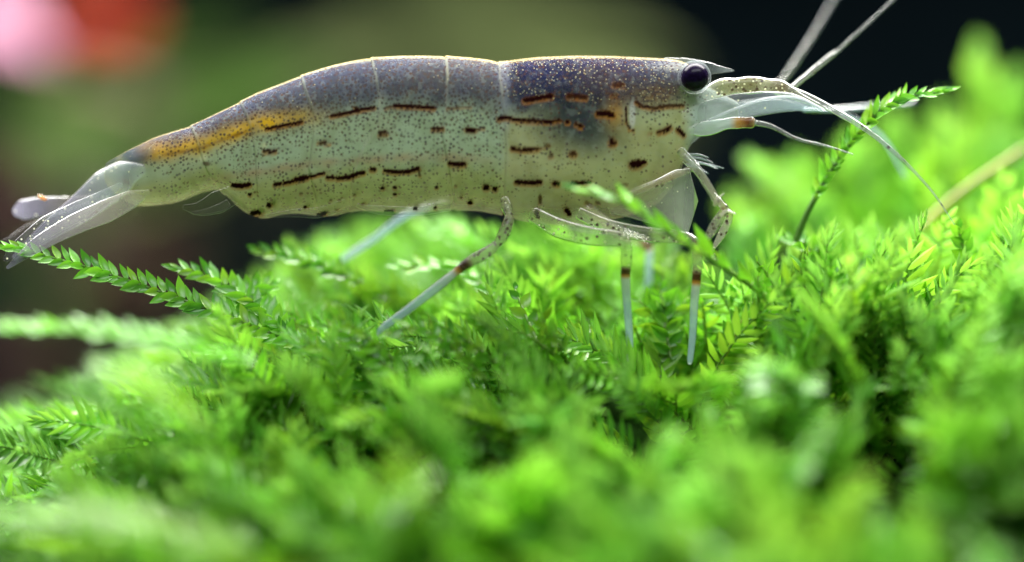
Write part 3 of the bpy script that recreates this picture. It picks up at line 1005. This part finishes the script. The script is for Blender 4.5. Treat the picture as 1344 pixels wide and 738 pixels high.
sweep('uropod', [(125, 262, 1.2), (90, 268, 1.6), (55, 272, 1.8), (30, 276, 1.9), (18, 279, 1.9)], [6, 10, 13, 13, 5], M_FIN, shrimp, [.4, .12, .1, .1, .1],
      [(0, s2l(150, 130, 110)), (.5, LILAC), (1, s2l(205, 200, 225))], [(0, (0, 0, .75)), (1, (0, .05, .45))])
sweep('uropod', [(120, 270, 1.0), (80, 290, 1.3), (40, 306, 1.5), (6, 322, 1.5)], [6, 11, 12, 5], M_FIN, shrimp, [.4, .12, .1, .1],
      [(0, s2l(160, 150, 160)), (1, LILAC)], [(0, (0, 0, .9)), (1, (0, .05, .92))])
sweep('tail_spur', [(60, 262, 1.0), (54, 259, .9), (50, 257, .8)], [2, 3, 1.5], M_LEG, shrimp, 1.0, [(0, ORANGE), (1, s2l(235, 190, 120))], [(0, (0, 0, .1))], label='small orange spur on the tail fan')

# swimming legs folded under the abdomen
FILM = s2l(120, 120, 96)
sweep('pleopod', [(306, 256, -1.2), (285, 266, -1.5), (262, 274, -1.6), (241, 272, -1.6)], [12, 15, 9, 3], M_FIN, shrimp, .14, [(0, FILM), (1, FILM)], [(0, (0, 0, 1.0))])
sweep('pleopod', [(300, 268, -.9), (275, 277, -1.1), (252, 280, -1.1)], [6, 4, 2], M_FIN, shrimp, .2, [(0, GREY), (1, GREY)], [(0, (0, 0, .9))])
sweep('pleopod', [(590, 270, -1.0), (545, 277, -1.4), (500, 276, -1.6), (468, 270, -1.6)], [7, 6, 6, 2], M_FIN, shrimp, .2, [(0, PALE), (1, GREY)], [(0, (0, 0, .95))])
sweep('pleopod', [(455, 268, -1.0), (420, 279, -1.4), (385, 280, -1.6), (350, 284, -1.6)], [7, 7, 5, 2], M_FIN, shrimp, .2, [(0, GREY), (1, GREY)], [(0, (.1, 0, .9))])

# rostrum, eye
sweep('rostrum', [(872, 84, 0), (900, 86, 0), (930, 90, 0), (963, 93, 0)], [8, 9.5, 8, .8], M_FIN, shrimp, [.3, .2, .14, .1],
      [(0, s2l(160, 165, 160)), (.6, s2l(80, 90, 92)), (1, s2l(150, 160, 160))], [(0, (.1, .2, .5)), (.6, (.1, .1, .72)), (1, (0, 0, .6))])


def ball(name, c, r, mat, parent, cols, mask, squash=(1, 1, 1)):
    n, m = 24, 36
    ph = np.linspace(0, np.pi, n)[:, None]; la = np.linspace(0, 2 * np.pi, m, endpoint=False)[None]
    D = np.stack([np.sin(ph) * np.cos(la), np.sin(ph) * np.sin(la), np.cos(ph) * np.ones_like(la)], -1) * np.array(squash)
    V = c + r * D.reshape(-1, 3)
    i = np.arange(n * m).reshape(n, m); j = np.roll(i, -1, 1)
    F = np.stack([i[:-1], i[1:], j[1:], j[:-1]], -1).reshape(-1, 4)
    k = len(V)
    return add(name, build_mesh(name, V - ORIGIN, [F], {'Col': np.tile(cols, (k, 1)), 'Mask': np.tile(mask, (k, 1))}), mat, parent)


for side, ey in ((-1, -2.5), (1, 2.3)):
    ce = at(912, 101.5, ey) if side < 0 else at(913, 101, 0) + np.array([0, ey, 0])
    e = ball('eye', ce, 18.2 * .0475, M_EYE, shrimp, (0.01, 0.01, 0.02), (0, 0, 0), (1, .85, 1))
    ball('cornea', ce + np.array([0, .38, 0]), 21.5 * .0475, M_CORNEA, e, s2l(150, 160, 165), (0, 0, .9), (1, .75, 1))
    e['label'] = 'dark purple eye'
    k = ce - np.array([0, ey * .55, .15])
    sweep('eye_stalk', [(896, 112, ey * .4), (904, 107, ey * .75), (909, 104, ey)], [9, 12, 12], M_FIN, shrimp, 1.0, [(0, PALE), (1, PALE)], [(0, (0, 0, .8))])

# feelers and their bases
sweep('antennular_peduncle', [(915, 132, -1.3), (945, 116, -1.4), (985, 112, -1.3), (1020, 114, -1.2), (1050, 128, -1.1), (1075, 139, -1.0)], [4, 8, 11, 12.5, 10, 12, 11, 8.5, 10.5, 8.5, 6.5, 5, 4, 3.2], M_LEG, shrimp, .9,
      [(0, PALE), (.2, s2l(140, 145, 110)), (.42, s2l(130, 128, 90)), (.5, s2l(170, 172, 140)), (.62, s2l(110, 100, 74)), (.8, s2l(160, 160, 136)), (1, s2l(170, 172, 168))], [(0, (.15, .1, .6)), (.25, (.7, .5, .4)), (.7, (.7, .4, .45)), (1, (.1, .1, .5))])
sweep('antennal_scale', [(895, 152, -1.2), (930, 147, -1.7), (965, 141, -2.0), (1000, 136, -2.1), (1040, 135, -2.0), (1080, 144, -1.8)], [5, 15, 17, 15.5, 11.5, 2], M_FIN, shrimp, [.5, .3, .18, .14, .12, .1],
      [(0, PALE), (.5, s2l(180, 186, 196)), (1, BLUE)], [(0, (.02, 0, .62)), (.5, (0, .02, .74)), (1, (0, 0, .6))], camber=.15)
sweep('antennal_scale', [(910, 155, 1.2), (960, 146, 1.9), (1020, 138, 2.1), (1060, 142, 2.1)], [10, 11, 9, 2], M_FIN, shrimp, [.5, .2, .14, .1],
      [(0, PALE), (1, BLUE)], [(0, (0, 0, .7))])
sweep('antennal_rib', [(930, 158, -2.45), (965, 143, -2.6), (1005, 130, -2.5), (1045, 128, -2.3), (1076, 141, -2.0)], [1.2, 1.6, 1.6, 1.4, .8], M_FIN, shrimp, .8,
      [(0, s2l(200, 206, 214)), (1, s2l(200, 206, 214))], [(0, (0, 0, .5))])
sweep('antennal_peduncle', [(905, 172, -1.0), (930, 168, -1.6), (958, 162, -2.1), (985, 161, -2.3), (993, 161, -2.3)], [5, 9, 10.5, 9.5, 7, 8, 7, 7.5, 5, 2.5], M_LEG, shrimp, .8,
      [(0, PALE), (.5, PALE), (.58, s2l(196, 150, 80)), (.72, s2l(120, 66, 34)), (.86, s2l(200, 150, 80)), (.92, PALE), (1, PALE)], [(0, (.05, 0, .5)), (.5, (0, 0, .5)), (.6, (0, 0, .35)), (.85, (0, 0, .35)), (1, (0, 0, .5))])
FEEL = [(0, s2l(150, 152, 146)), (1, s2l(140, 146, 150))]
FM = [(0, (.15, 0, .5)), (1, (.05, 0, .6))]
sweep('flagellum', [(984, 160, -2.3), (1012, 166, -2.7), (1045, 182, -3), (1085, 192, -2.8), (1120, 203, -2.5)], [4, 3, 2, 1.3, .8], M_LEG, shrimp, 1, FEEL, FM, sides=10)
sweep('flagellum', [(1035, 118, -1.2), (1062, 128, -1.2), (1100, 148, -1.3), (1140, 173, -1.5), (1180, 206, -1.6), (1222, 250, -1.7), (1253, 295, -1.7)], [5.5, 4.8, 4.2, 3.5, 2.6, 1.6, .7], M_LEG, shrimp, 1, FEEL, FM, sides=10)
sweep('flagellum', [(1022, 112, 6), (1050, 72, 7.5), (1075, 32, 9), (1108, -25, 11)], [3.6, 3.4, 2.9, 2.2], M_LEG, shrimp, 1, FEEL, FM, sides=10)
sweep('flagellum', [(1036, 118, 1), (1065, 94, 2), (1092, 72, 2.6), (1096, 70, 2.7), (1130, 39, 3), (1185, -12, 3.5)], [3.4, 3.6, 3.2, 1.9, 1.6, 1.1], M_LEG, shrimp, 1, FEEL, FM, sides=10)
sweep('flagellum', [(1055, 144, 2), (1090, 144, 4), (1140, 140, 6), (1200, 134, 8)], [3.2, 3, 2.6, 2], M_LEG, shrimp, 1, [(0, BLUE), (1, BLUE)], FM, sides=10)
sweep('flagellum', [(1105, 150, 3), (1142, 167, 5), (1165, 190, 6), (1188, 232, 7)], [3.8, 3.8, 3.4, 2.2], M_LEG, shrimp, 1, [(0, BLUE), (1, BLUE)], FM, sides=10)

# mouthparts
sweep('maxilliped', [(800, 272, -1.6), (838, 268, -2.0), (868, 266, -2.2), (890, 264, -2.2), (904, 264, -2.1)], [8, 22, 32, 41, 42], M_FIN, shrimp, [.2, .15, .1, .07, .04], [(0, s2l(170, 172, 140)), (1, s2l(186, 192, 182))],
      [(0, (.08, .04, .6)), (.4, (.1, .05, .62)), (.8, (.06, .05, .45)), (1, (.1, .05, .6))])
sweep('maxilliped', [(810, 262, -2.4), (850, 247, -2.6), (880, 233, -2.6), (906, 222, -2.5), (914, 214, -2.4)], [2, 4, 4.5, 4, 2], M_LEG, shrimp, .8, [(0, GREY), (.5, s2l(196, 160, 120)), (1, PALE)],
      [(0, (.15, 0, .7)), (1, (.1, 0, .6))])
for k, (a, b, y) in enumerate([((902, 206), (936, 214), -2.6), ((900, 210), (942, 222), -2.2), ((902, 203), (930, 207), -1.6), ((904, 214), (950, 221), -1.9), ((900, 216), (930, 228), -2.9)]):
    sweep('mouth_bristle', [(a[0], a[1], y), ((a[0] + b[0]) / 2, (a[1] + b[1]) / 2 - 2, y - .1), (b[0], b[1], y - .2)], [1.8, 1.5, .6], M_LEG, shrimp, 1, [(0, PALE), (1, BLUE)], [(0, (0, 0, .6))], sides=8)


def limb(name, pts, half, cols, mask, **kw):
    return sweep(name, pts, [h * .88 for h in half], M_LEG, shrimp, 1.0, cols, mask, **kw)


ARM = [(0, GREY), (.4, s2l(180, 176, 150)), (.6, s2l(150, 125, 95)), (.7, s2l(190, 185, 165)), (1, s2l(205, 200, 185))]
ARMM = [(0, (.3, .05, .7)), (.5, (.45, .05, .6)), (1, (.35, .1, .62))]
limb('claw_leg', [(893, 198, -2.3), (915, 222, -3), (938, 260, -3.4), (950, 274, -3.5), (936, 300, -3.6), (921, 324, -3.6)], [7, 6, 6.5, 6, 4.5, 7, 4.5, 6.5, 8, 7.5, 5, 1.5], ARM, ARMM)
limb('claw_leg', [(895, 205, -1.2), (922, 232, -1.4), (946, 268, -1.6), (957, 280, -1.6), (950, 302, -1.7), (934, 330, -1.7)], [6, 5.5, 6, 5, 4, 6.5, 4, 6, 7, 7, 5, 1.5], ARM, ARMM)
limb('claw', [(946, 283, -3.4), (954, 277, -3.5), (966, 281, -3.5)], [3.2, 2.6, .8], [(0, s2l(230, 226, 210)), (1, s2l(236, 232, 226))], [(0, (0, 0, .2))])
limb('claw', [(938, 270, -3.4), (941, 262, -3.5), (950, 254, -3.5)], [3, 2.2, .7], [(0, s2l(220, 210, 190)), (1, s2l(226, 222, 210))], [(0, (0, 0, .25))])

MER = [(0, s2l(176, 178, 140)), (1, s2l(182, 180, 150))]
# each walking leg: clear mottled thigh, dark and orange knee, pale blue lower part, claw
def leg_cols(tk):
    return [(0, s2l(172, 172, 140)), (max(0, tk - .10), s2l(176, 172, 140)), (tk - .05, s2l(150, 140, 105)), (tk - .03, BROWN), (tk - .005, BROWN), (tk + .012, s2l(190, 130, 50)), (tk + .03, s2l(196, 204, 200)), (tk + .14, BLUE), (.94, BLUE), (1, s2l(230, 236, 240))]
def leg_mask(tk):
    return [(0, (.35, .08, .62)), (tk - .06, (.4, .05, .72)), (tk - .04, (.2, 0, .1)), (tk, (0, 0, .1)), (tk + .03, (0, 0, .2)), (tk + .08, (0, 0, .38)), (.95, (0, 0, .32)), (1, (0, 0, .3))]


limb('walking_leg', [(662, 262, -2.2), (668, 285, -2.9), (662, 306, -3.3), (646, 327, -3.6), (612, 347, -4), (575, 376, -4.3), (535, 407, -4.6), (503, 430, -4.8), (495, 440, -4.9)],
     [7, 8.5, 6, 8.5, 9, 8.5, 6, 8.5, 9, 7.5, 6, 7.2, 7, 6.6, 6.2, 5.8, 5.2, 4.2, 1.2], leg_cols(.53), [(0, (.5, .05, .6)), (.2, (.6, .05, .55)), (.47, (.6, .05, .6)), (.49, (.2, 0, .1)), (.53, (0, 0, .1)), (.56, (0, 0, .25)), (.62, (0, 0, .42)), (.95, (0, 0, .36)), (1, (0, 0, .3))])
limb('walking_leg', [(700, 282, -2.3), (735, 300, -3.0), (775, 310, -3.5), (812, 314, -3.8), (822, 324, -3.9), (822, 345, -4), (821, 366, -4), (823, 400, -4), (826, 440, -4), (827, 474, -4)],
     [12, 15, 14, 11, 8.5, 8, 7.5, 6.5, 6, 5], leg_cols(.64), [(0, (.2, .1, .75)), (.2, (.16, .22, .66)), (.35, (.2, .22, .64)), (.5, (.25, .1, .75)), (.58, (.2, .05, .75)), (.60, (.1, 0, .1)), (.64, (0, 0, .15)), (.72, (0, 0, .38)), (1, (0, 0, .35))])
limb('walking_leg', [(760, 280, -2.2), (800, 298, -2.9), (850, 308, -3.3), (895, 312, -3.5), (912, 322, -3.6), (915, 345, -3.6), (914, 368, -3.6), (911, 400, -3.6), (909, 440, -3.6), (906, 470, -3.6), (905, 478, -3.6)],
     [9, 11, 11, 10, 8, 7.5, 7.5, 6.5, 5.8, 5, 3], leg_cols(.60), [(0, (.2, .1, .75)), (.2, (.2, .18, .66)), (.38, (.2, .16, .64)), (.5, (.2, .05, .75)), (.54, (.2, 0, .6)), (.56, (.1, 0, .1)), (.60, (0, 0, .15)), (.68, (0, 0, .38)), (1, (0, 0, .35))])
limb('walking_leg', [(590, 262, 2.0), (560, 272, 3.2), (528, 286, 4), (490, 314, 4.8), (455, 337, 5.4), (440, 346, 5.6)], [4, 6, 6.5, 6.2, 5.6, 1.5],
     [(0, GREY), (.3, s2l(140, 165, 185)), (1, s2l(160, 178, 205))], [(0, (0, 0, .7)), (1, (0, 0, .45))])
limb('walking_leg', [(770, 275, 1.8), (810, 305, 3.2), (848, 322, 4), (852, 345, 4.4), (850, 390, 4.8), (848, 430, 5)], [8, 9, 8, 7, 6, 3], leg_cols(.42), leg_mask(.42))

# ------------------------------------------------------------------ soft plants far behind
def broad_leaf(pos, direction, normal, L, W, mat, parent, name='leaf', droop=.25):
    d, nn = unit(np.array(direction, float)), np.array(normal, float)
    nn = unit(nn - d * (d @ nn)); s = np.cross(nn, d)
    u = np.linspace(0, 1, 12); v = np.linspace(-1, 1, 7)
    U, W2 = np.meshgrid(u, v, indexing='ij')
    wid = W / 2 * np.sin(np.pi * np.clip(U, 0, 1) ** .8) ** .75
    V = (np.array(pos) + (U * L)[..., None] * d + (W2 * wid)[..., None] * s
         + (-droop * L * U ** 2 + .12 * W * np.abs(W2) + .03 * W * np.sin(U * 17 + W2))[..., None] * nn)
    i = np.arange(12 * 7).reshape(12, 7)
    F = np.stack([i[:-1, :-1], i[1:, :-1], i[1:, 1:], i[:-1, 1:]], -1).reshape(-1, 4)
    return add(name, build_mesh(name, V.reshape(-1, 3), [F]), mat, parent)


M_STALK = leafy('plant_stalk', (.05, .055, .02))


def plant(name, label, base_px, y, colour, leaves, stem_to=None):
    """leaves: (px, py, dpx, dpy, width_px, facing) in photo pixels at depth y"""
    top = at(base_px[0], base_px[1], y)
    base = np.array([top[0], y, GROUND])
    root = empty(name, base)
    tag(root, label, 'plant', 'blurred plants in the water behind the shrimp')
    mat = leafy(name, colour)
    sc = (y - CAM[1]) / DIST * .0475
    sp = catmull([base, (base * .4 + top * .6) + np.array([2, 1, 0]), top], 14)
    V, F = stem_mesh(sp - base, .8, .5, 8)
    add('stem', build_mesh('stem', V, [F]), M_STALK, root)
    for (px, py, dx, dy, w, face) in leaves:
        P = at(px, py, y + random.uniform(-6, 6)) - base
        L = math.hypot(dx, dy) * sc
        broad_leaf(P, (dx, random.uniform(-25, 25), -dy), face, L, w * sc, mat, root)
        # leaf stalk joins the leaf to the stem
        j = sp[np.argmin(np.abs(sp[:, 2] - (P + base)[2] + 8))] - base
        q = catmull([j, (j + P) / 2 + np.array([0, 0, -1.5]), P], 8)
        V, F = stem_mesh(q, .45, .35, 6)
        add('leaf_stalk', build_mesh('leaf_stalk', V, [F]), M_STALK, root)


UPF = (0, -.55, .83)
plant('green_plant', 'blurred olive green broad-leaved plant behind the shrimp back', (600, 150), 240, (.33, .42, .15),
      [(520, 60, 360, -20, 130, UPF), (560, 90, -330, 60, 140, UPF), (420, 140, -330, 30, 130, UPF), (640, 110, 250, 20, 110, UPF), (300, 190, -230, 30, 100, (0, -.8, .5)), (480, 40, 280, 20, 80, UPF)])
plant('bright_green_plant', 'blurred grass green plant at the left behind the tail', (70, 300), 170, (.10, .19, .025),
      [(120, 190, -110, -60, 110, UPF), (70, 230, 60, -120, 90, (0, -.9, .3)), (40, 390, 70, -60, 60, UPF)])
plant('broad_green_plant', 'blurred deep green leaves sloping behind the shrimp abdomen', (330, 260), 200, (.09, .19, .03),
      [(440, 130, -300, 40, 130, UPF), (260, 210, -180, 10, 110, UPF), (330, 60, -200, 60, 90, UPF)])
plant('red_plant', 'blurred orange red leaf of a plant in the upper left corner', (130, 120), 155, (.5, .05, .014),
      [(190, 40, -120, -30, 90, UPF), (150, 5, -60, 50, 60, UPF)])
plant('pink_plant', 'blurred pink leaf of a plant above the tail fan', (-170, 140), 120, (.62, .28, .42),
      [(-60, 20, 130, 30, 75, UPF), (-50, 0, 100, 20, 60, UPF)])
plant('brown_plant', 'blurred red-brown plant low behind the tail fan', (90, 520), 185, (.075, .03, .02),
      [(20, 290, -90, -60, 120, UPF), (110, 350, 120, -30, 80, UPF), (150, 420, -120, 30, 90, UPF), (60, 500, -110, -20, 80, UPF), (120, 330, -60, -110, 60, UPF), (220, 390, -90, -30, 70, UPF)])
plant('beige_plant', 'blurred beige twig-like leaf above the shrimp tail', (230, 230), 140, (.15, .1, .065),
      [(215, 135, -130, -60, 26, UPF)])
